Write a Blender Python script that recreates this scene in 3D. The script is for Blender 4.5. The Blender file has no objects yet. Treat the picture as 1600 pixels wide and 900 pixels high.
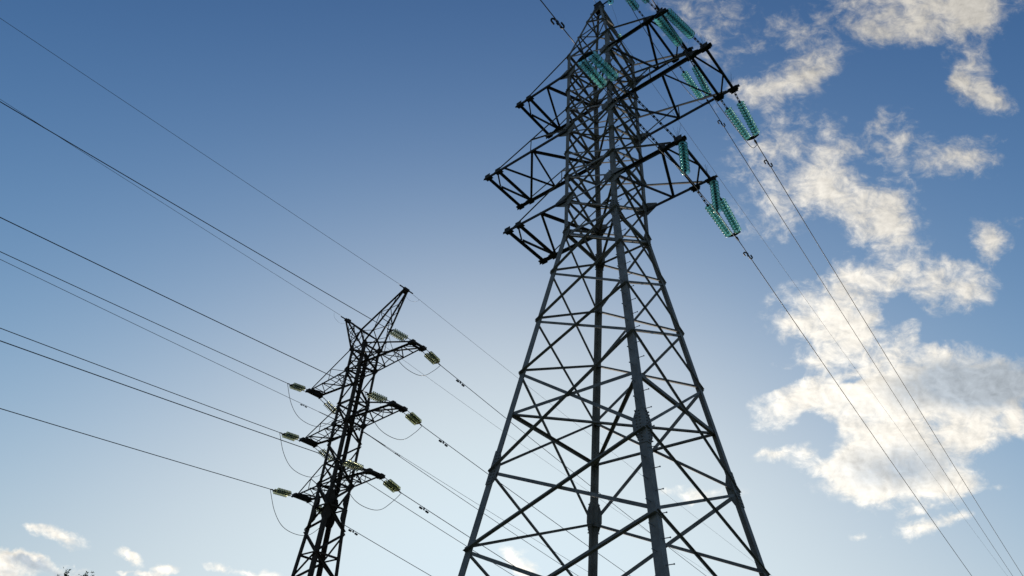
import bpy, bmesh, math, random
from mathutils import Vector, Matrix

# ------------------------------------------------------------------ scene, camera, sky, sun
scene = bpy.context.scene
COL = scene.collection
R = math.radians

cam_d = bpy.data.cameras.new('camera')
cam = bpy.data.objects.new('camera', cam_d)
COL.objects.link(cam)
cam_d.sensor_fit = 'HORIZONTAL'
cam_d.sensor_width = 36.0
cam_d.lens = 36.0 * 1056.53 / 1600.0
cam_d.clip_start = 0.1
cam_d.clip_end = 9000
cam.location = (0, 0, 1.6)
CAM_ROLL = R(4.342)
cam.rotation_euler = (Matrix.Rotation(R(90 + 37.478), 4, 'X') @ Matrix.Rotation(CAM_ROLL, 4, 'Z')).to_euler()
scene.camera = cam

SUN_AZ = R(2.0)          # clockwise from +Y
SUN_EL = R(8.0)
EXPOSURE = 0.5
SKY_STRENGTH = 0.10
SUN_STRENGTH = 2.0

scene.view_settings.view_transform = 'Standard'
scene.view_settings.look = 'None'
scene.view_settings.exposure = EXPOSURE
scene.view_settings.gamma = 1.0
scene.view_settings.use_curve_mapping = False

sun_d = bpy.data.lights.new('sun', 'SUN')
sun_d.energy = SUN_STRENGTH
sun_d.angle = R(0.5)
sun_d.color = (1.0, 0.88, 0.72)
sun = bpy.data.objects.new('sun', sun_d)
COL.objects.link(sun)
sdir = Vector((math.sin(SUN_AZ) * math.cos(SUN_EL), math.cos(SUN_AZ) * math.cos(SUN_EL), math.sin(SUN_EL)))
sun.rotation_euler = sdir.to_track_quat('Z', 'Y').to_euler()
sun.location = (0, 0, 60)

# cloud patches as (x, y, half width, half height, turn, weight) on a chart of the sky
# whose centre is due north (+Y) at 35 degrees of elevation
CLOUD_PATCHES = [(0.5846, 0.5166, 0.1453, 0.0493, 0.077, 0.9), (0.6675, 0.5063, 0.0436, 0.0394, 0.077, 0.7), (0.5478, 0.4773, 0.0774, 0.0246, 0.077, 0.6), (0.3793, 0.3809, 0.1166, 0.029, 0.515, 0.5),
    (0.2772, 0.4711, 0.0964, 0.0689, -0.101, 0.38), (0.4041, 0.4514, 0.0579, 0.049, 0.077, 0.4), (0.4309, 0.4044, 0.0385, 0.0391, 0.077, 0.5), (0.342, 0.3585, 0.058, 0.0242, 0.34, 0.45),
    (0.6547, 0.4266, 0.0344, 0.0395, -0.64, 0.8), (0.6826, 0.3866, 0.0496, 0.0276, -0.37, 0.9), (0.5492, 0.3014, 0.0528, 0.0465, 0.077, 0.65), (0.5261, 0.3385, 0.0135, 0.0214, 0.077, 0.4),
    (0.6584, 0.2874, 0.0579, 0.0288, 0.286, 0.8), (0.71, 0.3137, 0.0288, 0.0194, 0.077, 0.3), (0.3802, 0.2836, 0.082, 0.0624, 0.426, 0.5), (0.4431, 0.2738, 0.0581, 0.043, 0.598, 0.5),
    (0.4796, 0.2216, 0.0955, 0.0347, 0.024, 1.0), (0.5536, 0.1791, 0.0554, 0.0479, 0.076, 0.95), (0.3665, 0.1908, 0.0592, 0.0499, 0.076, 0.6), (0.5701, 0.2304, 0.0383, 0.0289, 0.076, 0.5),
    (0.7071, 0.1658, 0.0377, 0.0252, -0.456, 0.85), (0.7436, 0.2051, 0.0191, 0.0154, 0.076, 0.3), (0.567, 0.1035, 0.086, 0.0322, 0.25, 1.0), (0.6623, 0.1031, 0.0594, 0.0416, 0.336, 0.9),
    (0.491, 0.0997, 0.0476, 0.0285, 0.076, 0.6), (0.461, 0.0403, 0.0857, 0.0491, 0.249, 0.75), (0.5148, 0.0112, 0.0758, 0.0434, 0.076, 0.7), (0.4149, 0.0159, 0.0379, 0.0208, 0.076, 0.6),
    (0.4434, -0.0349, 0.0474, 0.0188, 0.249, 0.75), (0.5854, 0.0213, 0.0266, 0.0246, 0.076, 0.6), (0.6296, -0.0085, 0.0237, 0.0188, 0.076, 0.5), (0.4401, -0.0934, 0.0758, 0.0391, 0.334, 1.0),
    (0.5285, -0.068, 0.0944, 0.0581, 0.075, 0.85), (0.6502, -0.0419, 0.1135, 0.0545, 0.075, 1.1), (0.726, -0.0437, 0.0568, 0.0432, 0.075, 0.85), (0.625, -0.1076, 0.1226, 0.0579, 0.075, 1.0),
    (0.5359, -0.119, 0.066, 0.0467, 0.075, 0.9), (0.6917, -0.1213, 0.0471, 0.0317, 0.075, 0.8), (0.5256, -0.1898, 0.0517, 0.039, 0.075, 1.0), (0.5961, -0.1891, 0.1129, 0.0519, 0.127, 1.15),
    (0.6673, -0.2024, 0.047, 0.0241, 0.075, 0.9), (0.4403, -0.1794, 0.0581, 0.0168, -0.098, 0.7), (0.4039, -0.1673, 0.0244, 0.0093, 0.075, 0.6), (0.6235, -0.2677, 0.0602, 0.0138, 0.28, 0.75),
    (0.6037, -0.247, 0.0377, 0.011, 0.416, 0.5), (0.5352, -0.2817, 0.015, 0.0074, 0.075, 0.5), (0.6835, -0.2475, 0.0226, 0.0074, 0.246, 0.5), (0.7588, -0.1022, 0.0226, 0.0262, 0.075, 0.9),
    (0.7547, -0.0509, 0.0284, 0.0225, 0.075, 0.4), (0.716, -0.1382, 0.0113, 0.0075, 0.075, 0.3), (0.7377, -0.2018, 0.0132, 0.0065, 0.075, 0.3), (-0.6267, -0.3686, 0.0408, 0.0107, -0.165, 0.9),
    (-0.6649, -0.3605, 0.014, 0.0062, 0.075, 0.45), (-0.6887, -0.399, 0.0345, 0.0092, -0.131, 0.9), (-0.7033, -0.4111, 0.0202, 0.02, 0.075, 0.9), (-0.655, -0.4093, 0.0345, 0.0122, -0.182, 0.81),
    (-0.6077, -0.4159, 0.0352, 0.0122, -0.097, 0.9), (-0.5228, -0.3811, 0.0204, 0.0069, -0.267, 0.72), (-0.5126, -0.3895, 0.0141, 0.0092, -0.606, 0.54), (-0.4697, -0.3991, 0.0172, 0.0077, -0.097, 0.72),
    (-0.391, -0.3933, 0.0328, 0.0084, -0.011, 0.81), (-0.3395, -0.3958, 0.0312, 0.0061, -0.011, 0.63), (-0.4951, -0.4065, 0.025, 0.0046, -0.011, 0.63), (-0.5296, -0.4054, 0.0125, 0.0046, 0.075, 0.54),
    (-0.6907, -0.4239, 0.0389, 0.0138, 0.074, 0.9), (0.0409, -0.3482, 0.0371, 0.0156, -0.407, 1.0), (0.298, -0.2347, 0.0525, 0.0129, 0.213, 0.7), (0.2467, -0.2395, 0.015, 0.0065, 0.075, 0.5),
    (-0.0418, -0.3295, 0.0112, 0.0055, 0.075, 0.4), (0.4686, -0.1306, 0.0264, 0.0224, 0.075, -0.9), (0.5718, 0.0468, 0.0282, 0.042, -0.275, -0.6), (0.5087, -0.0525, 0.0303, 0.0084, 0.248, -0.7),
    (0.407, -0.0602, 0.0492, 0.0131, 0.248, -0.8), (0.7359, -0.16, 0.0518, 0.0279, 0.075, -0.6), (0.6422, 0.0256, 0.0522, 0.0189, 0.076, -0.5), (0.3456, 0.3003, 0.0288, 0.0194, 0.077, -0.3)]
CLOUD_SHADE = [(0.679, -0.0519, 0.1185, 0.0431, 0.162, 1.7), (0.5953, -0.1734, 0.1036, 0.0353, 0.127, 1.0), (0.7401, -0.0426, 0.0473, 0.0423, 0.075, 0.8), (0.5117, -0.1068, 0.0566, 0.028, 0.075, 0.2),
    (-0.6663, -0.4083, 0.041, 0.0091, -0.165, 1.5), (-0.5979, -0.4206, 0.0651, 0.0091, -0.063, 1.5), (-0.6955, -0.4224, 0.0278, 0.011, 0.075, 0.5)]


def build_world():
    w = bpy.data.worlds.new('World')
    scene.world = w
    w.use_nodes = True
    nt = w.node_tree
    N, L = nt.nodes, nt.links
    N.clear()

    def node(t, **kw):
        n = N.new(t)
        for k, v in kw.items():
            setattr(n, k, v)
        return n

    def math_(op, a, b=None, c=None, clamp=False):
        n = node('ShaderNodeMath', operation=op, use_clamp=clamp)
        for i, x in enumerate((a, b, c)):
            if x is None:
                continue
            if isinstance(x, (int, float)):
                n.inputs[i].default_value = x
            else:
                L.new(x, n.inputs[i])
        return n.outputs[0]

    def dot(vec, d):
        n = node('ShaderNodeVectorMath', operation='DOT_PRODUCT')
        L.new(vec, n.inputs[0])
        n.inputs[1].default_value = d
        return n.outputs['Value']

    out = node('ShaderNodeOutputWorld')
    sky = node('ShaderNodeTexSky', sky_type='NISHITA')
    sky.sun_disc = False
    sky.sun_elevation = SUN_EL
    sky.sun_rotation = SUN_AZ
    sky.altitude = 150
    sky.air_density = SKY_AIR
    sky.dust_density = SKY_DUST
    sky.ozone_density = SKY_OZONE
    bg = node('ShaderNodeBackground')
    bg.inputs['Strength'].default_value = SKY_STRENGTH
    # tone curve graded into the sky colour: deeper overhead, soft shoulder towards the sun
    sc = node('ShaderNodeVectorMath', operation='SCALE')
    L.new(sky.outputs[0], sc.inputs[0])
    sc.inputs['Scale'].default_value = .1
    pw = node('ShaderNodeVectorMath', operation='POWER')
    L.new(sc.outputs[0], pw.inputs[0])
    pw.inputs[1].default_value = (SKY_CONTRAST,) * 3
    num = node('ShaderNodeVectorMath', operation='SCALE')
    L.new(pw.outputs[0], num.inputs[0])
    num.inputs['Scale'].default_value = SKY_GAIN
    den = node('ShaderNodeVectorMath', operation='MULTIPLY_ADD')
    L.new(num.outputs[0], den.inputs[0])
    den.inputs[1].default_value = SKY_SHOULDER
    den.inputs[2].default_value = (1, 1, 1)
    dv = node('ShaderNodeVectorMath', operation='DIVIDE')
    L.new(num.outputs[0], dv.inputs[0])
    L.new(den.outputs[0], dv.inputs[1])
    up = node('ShaderNodeVectorMath', operation='SCALE')
    L.new(dv.outputs[0], up.inputs[0])
    up.inputs['Scale'].default_value = 10.0 * 2 ** -EXPOSURE
    L.new(up.outputs[0], bg.inputs['Color'])

    tc = node('ShaderNodeTexCoord')
    d = tc.outputs['Generated']
    t = R(35)
    dx = dot(d, (1, 0, 0))
    dy = dot(d, (0, -math.sin(t), math.cos(t)))
    dz = dot(d, (0, math.cos(t), math.sin(t)))
    front = math_('GREATER_THAN', dz, 0.08)
    dzc = math_('MAXIMUM', dz, 0.08)
    comb = node('ShaderNodeCombineXYZ')
    L.new(math_('DIVIDE', dx, dzc), comb.inputs[0])
    L.new(math_('DIVIDE', dy, dzc), comb.inputs[1])
    P = comb.outputs[0]

    # torn edges: push the chart about with noise before looking the patches up
    def noise(scale, detail, rough, off=(0, 0, 0), vec=None, dist=0.0, turn=0.0, stretch=(1, 1, 1)):
        m = node('ShaderNodeMapping')
        m.inputs['Location'].default_value = off
        m.inputs['Rotation'].default_value = (0, 0, turn)
        m.inputs['Scale'].default_value = stretch
        L.new(vec or P, m.inputs['Vector'])
        n = node('ShaderNodeTexNoise')
        n.inputs['Scale'].default_value = scale
        n.inputs['Detail'].default_value = detail
        n.inputs['Roughness'].default_value = rough
        n.inputs['Distortion'].default_value = dist
        L.new(m.outputs[0], n.inputs['Vector'])
        return n
    def warp(vec, n, amt):
        s = node('ShaderNodeVectorMath', operation='SUBTRACT')
        L.new(n.outputs['Color'], s.inputs[0])
        s.inputs[1].default_value = (.5, .5, .5)
        a = node('ShaderNodeVectorMath', operation='MULTIPLY_ADD')
        L.new(s.outputs[0], a.inputs[0])
        a.inputs[1].default_value = (amt, amt, 0)
        L.new(vec, a.inputs[2])
        return a.outputs[0]
    PW = warp(P, noise(11, 3, .5), .055)
    PW = warp(PW, noise(45, 4, .6, (3, 7, 0)), .020)

    def patches(lst, vec, scale=1.0):
        acc = None
        for (x, y, rx, ry, a, wt) in lst:
            m = node('ShaderNodeMapping', vector_type='TEXTURE')
            m.inputs['Location'].default_value = (x, y, 0)
            m.inputs['Rotation'].default_value = (0, 0, a)
            m.inputs['Scale'].default_value = (rx * scale, ry * scale, 1)
            L.new(vec, m.inputs['Vector'])
            g = node('ShaderNodeTexGradient', gradient_type='SPHERICAL')
            L.new(m.outputs[0], g.inputs[0])
            v = math_('MULTIPLY', g.outputs['Fac'], wt)
            acc = v if acc is None else math_('ADD', acc, v)
        return acc
    D = patches(CLOUD_PATCHES, PW, 1.28)
    Ds = math_('MULTIPLY', math_('MINIMUM', D, 1.1), 1.0)
    STREAK = dict(turn=R(-22), stretch=(.80, 1.08, 1))
    n1 = noise(14, 14, .64, (1.3, 4.1, 0), dist=.35, **STREAK).outputs['Fac']
    n2 = noise(46, 9, .66, (5, 2, 0), dist=.5, **STREAK).outputs['Fac']
    nn = math_('ADD', math_('MULTIPLY', n1, .62), math_('MULTIPLY', n2, .38))
    # density with noise bite
    dens = math_('ADD', Ds, math_('MULTIPLY', math_('SUBTRACT', nn, .5), 3.1))
    mr = node('ShaderNodeMapRange', interpolation_type='SMOOTHSTEP')
    mr.inputs['From Min'].default_value = .06
    mr.inputs['From Max'].default_value = 1.02
    mr.inputs['To Min'].default_value = 0
    mr.inputs['To Max'].default_value = .94
    L.new(dens, mr.inputs['Value'])
    gate = math_('MULTIPLY', D, 7.0, clamp=True)
    alpha = math_('MULTIPLY', math_('MULTIPLY', mr.outputs[0], gate), front)
    # broken cloud added over the unseen half of the sky as neutral fill light
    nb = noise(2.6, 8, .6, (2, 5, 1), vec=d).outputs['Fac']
    fill_cloud = node('ShaderNodeMapRange', interpolation_type='SMOOTHSTEP')
    fill_cloud.inputs['From Min'].default_value = .46
    fill_cloud.inputs['From Max'].default_value = .62
    fill_cloud.inputs['To Max'].default_value = .85
    L.new(nb, fill_cloud.inputs['Value'])
    alpha = math_('ADD', alpha, math_('MULTIPLY', fill_cloud.outputs[0], math_('SUBTRACT', 1.0, front)))

    # shade painted into the cloud colour: grey cores in the larger clouds
    T = patches(CLOUD_SHADE, PW, 1.15)
    core_shade = math_('MULTIPLY', T, math_('ADD', -.02, math_('MULTIPLY', nn, 2.2)), clamp=True)
    thin = node('ShaderNodeMapRange', interpolation_type='SMOOTHSTEP')
    thin.inputs['From Min'].default_value = .25
    thin.inputs['From Max'].default_value = 1.15
    L.new(dens, thin.inputs['Value'])
    # sunlight painted into the clouds: set brighter nearer the sun
    sd = dot(d, tuple(sdir))
    glow = node('ShaderNodeMapRange')
    glow.inputs['From Min'].default_value = .60
    glow.inputs['From Max'].default_value = .90
    glow.inputs['To Min'].default_value = CLOUD_FAR
    glow.inputs['To Max'].default_value = CLOUD_NEAR
    L.new(sd, glow.inputs['Value'])
    mixc = node('ShaderNodeMix', data_type='RGBA')
    mixc.inputs['A'].default_value = (1.0, .945, .845, 1)
    mixc.inputs['B'].default_value = (.50, .55, .60, 1)
    L.new(core_shade, mixc.inputs['Factor'])
    # billow light painted in: noise shifted sunward brightens the side facing the sun
    def toward(dst):
        sh = node('ShaderNodeVectorMath', operation='ADD')
        L.new(P, sh.inputs[0])
        sh.inputs[1].default_value = (-.8 * dst, -.6 * dst, 0)
        return sh.outputs[0]
    na = noise(14, 6, .62, (1.3, 4.1, 0), dist=.35, vec=toward(.016), **STREAK).outputs['Fac']
    nb_ = noise(46, 4, .6, (5, 2, 0), dist=.5, vec=toward(.006), **STREAK).outputs['Fac']
    painted_relief = math_('ADD', math_('MULTIPLY', math_('SUBTRACT', n1, na), .7), math_('MULTIPLY', math_('SUBTRACT', n2, nb_), .4))
    body = math_('ADD', .95, math_('MULTIPLY', painted_relief, 1.5))
    body = math_('MINIMUM', math_('MAXIMUM', body, .74), 1.12)
    bgc = node('ShaderNodeBackground')
    L.new(mixc.outputs['Result'], bgc.inputs['Color'])
    L.new(math_('MULTIPLY', glow.outputs[0], body), bgc.inputs['Strength'])
    ms = node('ShaderNodeMixShader')
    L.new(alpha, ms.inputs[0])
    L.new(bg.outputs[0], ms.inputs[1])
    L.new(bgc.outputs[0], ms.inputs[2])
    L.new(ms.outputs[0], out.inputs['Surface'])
    w.cycles.sampling_method = 'MANUAL'
    w.cycles.sample_map_resolution = 512

SKY_AIR, SKY_DUST, SKY_OZONE = 1.0, 3.0, 3.0
SKY_CONTRAST, SKY_GAIN, SKY_SHOULDER = 1.7, 11.1, (1.39, 1.17, 1.05)
CLOUD_FAR, CLOUD_NEAR = .46, .88
build_world()

# ------------------------------------------------------------------ materials
def mat(name, base, rough=.5, metal=0.0, var=.25, scale=6.0, spec=.5, alt=None, bump=0.0):
    m = bpy.data.materials.new(name)
    m.use_nodes = True
    nt = m.node_tree
    b = nt.nodes['Principled BSDF']
    b.inputs['Roughness'].default_value = rough
    b.inputs['Metallic'].default_value = metal
    b.inputs['Specular IOR Level'].default_value = spec
    tc = nt.nodes.new('ShaderNodeTexCoord')
    n = nt.nodes.new('ShaderNodeTexNoise')
    n.inputs['Scale'].default_value = scale
    n.inputs['Detail'].default_value = 6
    n.inputs['Roughness'].default_value = .65
    nt.links.new(tc.outputs['Object'], n.inputs['Vector'])
    cr = nt.nodes.new('ShaderNodeValToRGB')
    cr.color_ramp.elements[0].position = .3
    cr.color_ramp.elements[1].position = .72
    lo = alt or tuple(c * (1 - var) for c in base)
    hi = tuple(min(1, c * (1 + var)) for c in base)
    cr.color_ramp.elements[0].color = (*lo, 1)
    cr.color_ramp.elements[1].color = (*hi, 1)
    nt.links.new(n.outputs['Fac'], cr.inputs['Fac'])
    nt.links.new(cr.outputs['Color'], b.inputs['Base Color'])
    if bump:
        bp = nt.nodes.new('ShaderNodeBump')
        bp.inputs['Strength'].default_value = bump
        bp.inputs['Distance'].default_value = .01
        nt.links.new(n.outputs['Fac'], bp.inputs['Height'])
        nt.links.new(bp.outputs[0], b.inputs['Normal'])
    return m

def glass_mat(name, tint, glow, lo, hi):
    """thin dusty glass: tinted see-through, light scattered through it, and a shine"""
    m = bpy.data.materials.new(name)
    m.use_nodes = True
    nt = m.node_tree
    nt.nodes.remove(nt.nodes['Principled BSDF'])
    out = nt.nodes['Material Output']
    tr = nt.nodes.new('ShaderNodeBsdfTransparent')
    tr.inputs[0].default_value = (*tint, 1)
    tl = nt.nodes.new('ShaderNodeBsdfTranslucent')
    df = nt.nodes.new('ShaderNodeBsdfDiffuse')
    for n_ in (tl, df):
        n_.inputs['Color'].default_value = (*glow, 1)
    gl = nt.nodes.new('ShaderNodeBsdfGlossy')
    gl.inputs['Roughness'].default_value = .35
    fr = nt.nodes.new('ShaderNodeFresnel')
    fr.inputs['IOR'].default_value = 1.28
    tc = nt.nodes.new('ShaderNodeTexCoord')
    n = nt.nodes.new('ShaderNodeTexNoise')
    n.inputs['Scale'].default_value = 14
    nt.links.new(tc.outputs['Object'], n.inputs['Vector'])
    mr = nt.nodes.new('ShaderNodeMapRange')
    mr.inputs['To Min'].default_value = lo
    mr.inputs['To Max'].default_value = hi
    nt.links.new(n.outputs['Fac'], mr.inputs['Value'])
    def mix(f, a, b):
        x = nt.nodes.new('ShaderNodeMixShader')
        if isinstance(f, float): x.inputs[0].default_value = f
        else: nt.links.new(f, x.inputs[0])
        nt.links.new(a, x.inputs[1]); nt.links.new(b, x.inputs[2])
        return x.outputs[0]
    body = mix(mr.outputs[0], tr.outputs[0], mix(.35, tl.outputs[0], df.outputs[0]))
    nt.links.new(mix(fr.outputs[0], body, gl.outputs[0]), out.inputs['Surface'])
    return m

M_GALV = mat('galvanised steel', (.175, .166, .158), .74, .1, .38, 3.5, .3)
M_GALV_LEG = mat('galvanised leg steel', (.19, .178, .168), .70, .1, .35, 2.5, .3)
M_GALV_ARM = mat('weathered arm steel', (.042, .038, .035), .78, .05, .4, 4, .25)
M_OLD = mat('old dark painted steel', (.045, .034, .027), .75, .0, .35, 3.0, .18, alt=(.03, .018, .012))
M_BOLT = mat('bolt steel', (.22, .22, .23), .4, .6, .2, 20)
M_FIT = mat('forged fittings', (.045, .047, .05), .5, .5, .3, 20)
M_WIRE = mat('aluminium conductor', (.05, .048, .047), .45, .5, .2, 3)
M_EARTH = mat('steel earth wire', (.08, .078, .076), .5, .4, .2, 3)
M_TEAL = glass_mat('teal glass', (.74, .97, .94), (.34, .86, .79), .18, .40)
M_PALE = glass_mat('dusty pale green glass', (.86, .90, .76), (.26, .24, .13), .22, .45)
M_CONC = mat('concrete', (.32, .31, .29), .9, 0, .2, 5, .3, bump=.4)
M_GRASS = mat('grass', (.06, .085, .03), .95, 0, .5, .35, .2, alt=(.075, .07, .035))
M_BARK = mat('bark', (.09, .07, .05), .9, 0, .35, 18, .2, bump=.6)
M_LEAF = mat('leaves', (.08, .13, .045), .55, 0, .45, 2.0, .4)

# ------------------------------------------------------------------ helpers
def obj(name, bm, m, parent=None, smooth=False, base=None):
    me = bpy.data.meshes.new(name)
    if base is not None:
        bmesh.ops.translate(bm, verts=bm.verts, vec=-Vector(base))
    bmesh.ops.recalc_face_normals(bm, faces=bm.faces)
    bm.to_mesh(me)
    bm.free()
    if smooth:
        for p in me.polygons:
            p.use_smooth = True
    me.materials.append(m)
    o = bpy.data.objects.new(name, me)
    COL.objects.link(o)
    if parent:
        o.parent = parent
    if base is not None:
        o.location = base
    return o

def tag(o, label=None, cat=None, group=None, kind=None):
    if label: o['label'] = label
    if cat: o['category'] = cat
    if group: o['group'] = group
    if kind: o['kind'] = kind
    return o

def empty(name, loc, rz=0):
    o = bpy.data.objects.new(name, None)
    o.empty_display_size = .2
    COL.objects.link(o)
    o.location = loc
    o.rotation_euler = (0, 0, rz)
    return o

def V(*a): return Vector(a)

def angle_bar(bm, p, q, w, n, t=None, side=1):
    """an L-section steel angle from p to q: one flange of width w square to n, the other along n"""
    p, q, n = Vector(p), Vector(q), Vector(n)
    t = t or max(.008, w * .11)
    d = (q - p).normalized()
    n = (n - d * n.dot(d)).normalized()
    e = d.cross(n).normalized() * side
    prof = [(-w / 2, 0), (w / 2, 0), (w / 2, t), (-w / 2 + t, t), (-w / 2 + t, w), (-w / 2, w)]
    a = [bm.verts.new(p + e * x + n * y) for x, y in prof]
    b = [bm.verts.new(q + e * x + n * y) for x, y in prof]
    for i in range(6):
        j = (i + 1) % 6
        bm.faces.new((a[i], a[j], b[j], b[i]))
    bm.faces.new(a[::-1]); bm.faces.new(b)

def leg_bar(bm, p, q, w, e1, e2, t):
    """a leg angle whose heel runs from p to q, flanges along e1 and e2"""
    p, q = Vector(p), Vector(q)
    prof = [(0, 0), (w, 0), (w, t), (t, t), (t, w), (0, w)]
    a = [bm.verts.new(p + e1 * x + e2 * y) for x, y in prof]
    b = [bm.verts.new(q + e1 * x + e2 * y) for x, y in prof]
    for i in range(6):
        j = (i + 1) % 6
        bm.faces.new((a[i], a[j], b[j], b[i]))
    bm.faces.new(a[::-1]); bm.faces.new(b)

def box(bm, c, x, y, z):
    """box about c with half-extent vectors x, y, z"""
    c, x, y, z = Vector(c), Vector(x), Vector(y), Vector(z)
    v = [bm.verts.new(c + x * i + y * j + z * k) for i in (-1, 1) for j in (-1, 1) for k in (-1, 1)]
    for f in ((0, 1, 3, 2), (4, 6, 7, 5), (0, 4, 5, 1), (2, 3, 7, 6), (0, 2, 6, 4), (1, 5, 7, 3)):
        bm.faces.new([v[i] for i in f])

def plate(bm, c, pts, ex, ey, t):
    """flat plate: outline pts in (ex, ey) about c, thickness t both ways"""
    c, ex, ey = Vector(c), Vector(ex).normalized(), Vector(ey).normalized()
    n = ex.cross(ey).normalized() * (t / 2)
    a = [bm.verts.new(c + ex * x + ey * y - n) for x, y in pts]
    b = [bm.verts.new(c + ex * x + ey * y + n) for x, y in pts]
    k = len(pts)
    for i in range(k):
        j = (i + 1) % k
        bm.faces.new((a[i], a[j], b[j], b[i]))
    bm.faces.new(a[::-1]); bm.faces.new(b)

def tube(bm, pts, r, n=6, cap=True):
    pts = [Vector(p) for p in pts]
    rings = []
    up = None
    for i, p in enumerate(pts):
        d = (pts[min(i + 1, len(pts) - 1)] - pts[max(i - 1, 0)]).normalized()
        if up is None:
            up = Vector((0, 0, 1)) if abs(d.z) < .95 else Vector((1, 0, 0))
        x = d.cross(up).normalized()
        y = x.cross(d).normalized()
        up = y
        rr = r[i] if isinstance(r, (list, tuple)) else r
        rings.append([bm.verts.new(p + x * math.cos(a) * rr + y * math.sin(a) * rr)
                      for a in (2 * math.pi * k / n for k in range(n))])
    for a, b in zip(rings, rings[1:]):
        for k in range(n):
            bm.faces.new((a[k], a[(k + 1) % n], b[(k + 1) % n], b[k]))
    if cap:
        bm.faces.new(rings[0][::-1]); bm.faces.new(rings[-1])

def lathe(bm, prof, n=20, closed=True):
    rings = []
    for r_, z in prof:
        rings.append([bm.verts.new((r_ * math.cos(2 * math.pi * k / n), r_ * math.sin(2 * math.pi * k / n), z)) for k in range(n)])
    m = len(rings)
    for i in range(m if closed else m - 1):
        a, b = rings[i], rings[(i + 1) % m]
        for k in range(n):
            bm.faces.new((a[k], a[(k + 1) % n], b[(k + 1) % n], b[k]))

def spline(pts, n=10):
    pts = [Vector(p) for p in pts]
    P = [pts[0] * 2 - pts[1]] + pts + [pts[-1] * 2 - pts[-2]]
    out = []
    for i in range(1, len(P) - 2):
        a, b, c, d = P[i - 1:i + 3]
        for k in range(n):
            t = k / n
            out.append(.5 * ((2 * b) + (c - a) * t + (2 * a - 5 * b + 4 * c - d) * t * t + (3 * b - a - 3 * c + d) * t ** 3))
    out.append(pts[-1])
    return out

# tower-local axes: +x across the line (towards the right-hand arms), +y along the line away from the camera
YAW = R(-42.95)
MT = Vector((3.169, 17.5, 0))
ST = Vector((-9.713, 40.0, 0))
def world(T, p): return T + Matrix.Rotation(YAW, 3, 'Z') @ Vector(p)
CORNERS = {'F': (1, -1), 'L': (-1, -1), 'R': (1, 1), 'B': (-1, 1)}
# faces of a lattice body: (corner a, corner b, outward normal); the heavy diagonal falls from a to b
FACES = [('F', 'L', (0, -1, 0)), ('R', 'B', (0, 1, 0)), ('F', 'R', (1, 0, 0)), ('L', 'B', (-1, 0, 0))]

# ------------------------------------------------------------------ ground
g = bmesh.new()
NR, NA = 40, 64
rad = [0] + [3 * (3500 / 3) ** (i / (NR - 1)) for i in range(NR)]
prev = None
ctr = g.verts.new((0, 20, 0))
for i in range(1, NR + 1):
    ring = [g.verts.new((rad[i] * math.cos(2 * math.pi * k / NA), 20 + rad[i] * math.sin(2 * math.pi * k / NA), 0)) for k in range(NA)]
    for k in range(NA):
        if prev is None:
            g.faces.new((ctr, ring[k], ring[(k + 1) % NA]))
        else:
            g.faces.new((prev[k], ring[k], ring[(k + 1) % NA], prev[(k + 1) % NA]))
    prev = ring
tag(obj('ground', g, M_GRASS), 'wide grassy field under the power lines', kind='structure')

# ------------------------------------------------------------------ the tall grey tower
ZW = 17.61
def mhw(z):
    if z >= 28.1: return 1.05
    if z >= ZW: return 1.064 - .014 * (z - ZW) / 10.5
    return 1.064 + (ZW - z) * .149
def mcorner(c, z):
    sx, sy = CORNERS[c]
    h = mhw(z)
    return V(sx * h, sy * h, z)

main_tower = empty('transmission_tower', MT, YAW)
tag(main_tower, 'tall grey steel lattice tower with teal insulators on its right-hand arms', 'pylon')

LOW = [17.61, 15.75, 13.76, 11.82, 8.72, 6.62, 4.35, 2.0, 0.25]
UP = [17.61, 19.12, 20.42, 21.72, 23.02, 24.42, 25.62, 26.80, 28.10]
Z_AU = 28.10

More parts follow.
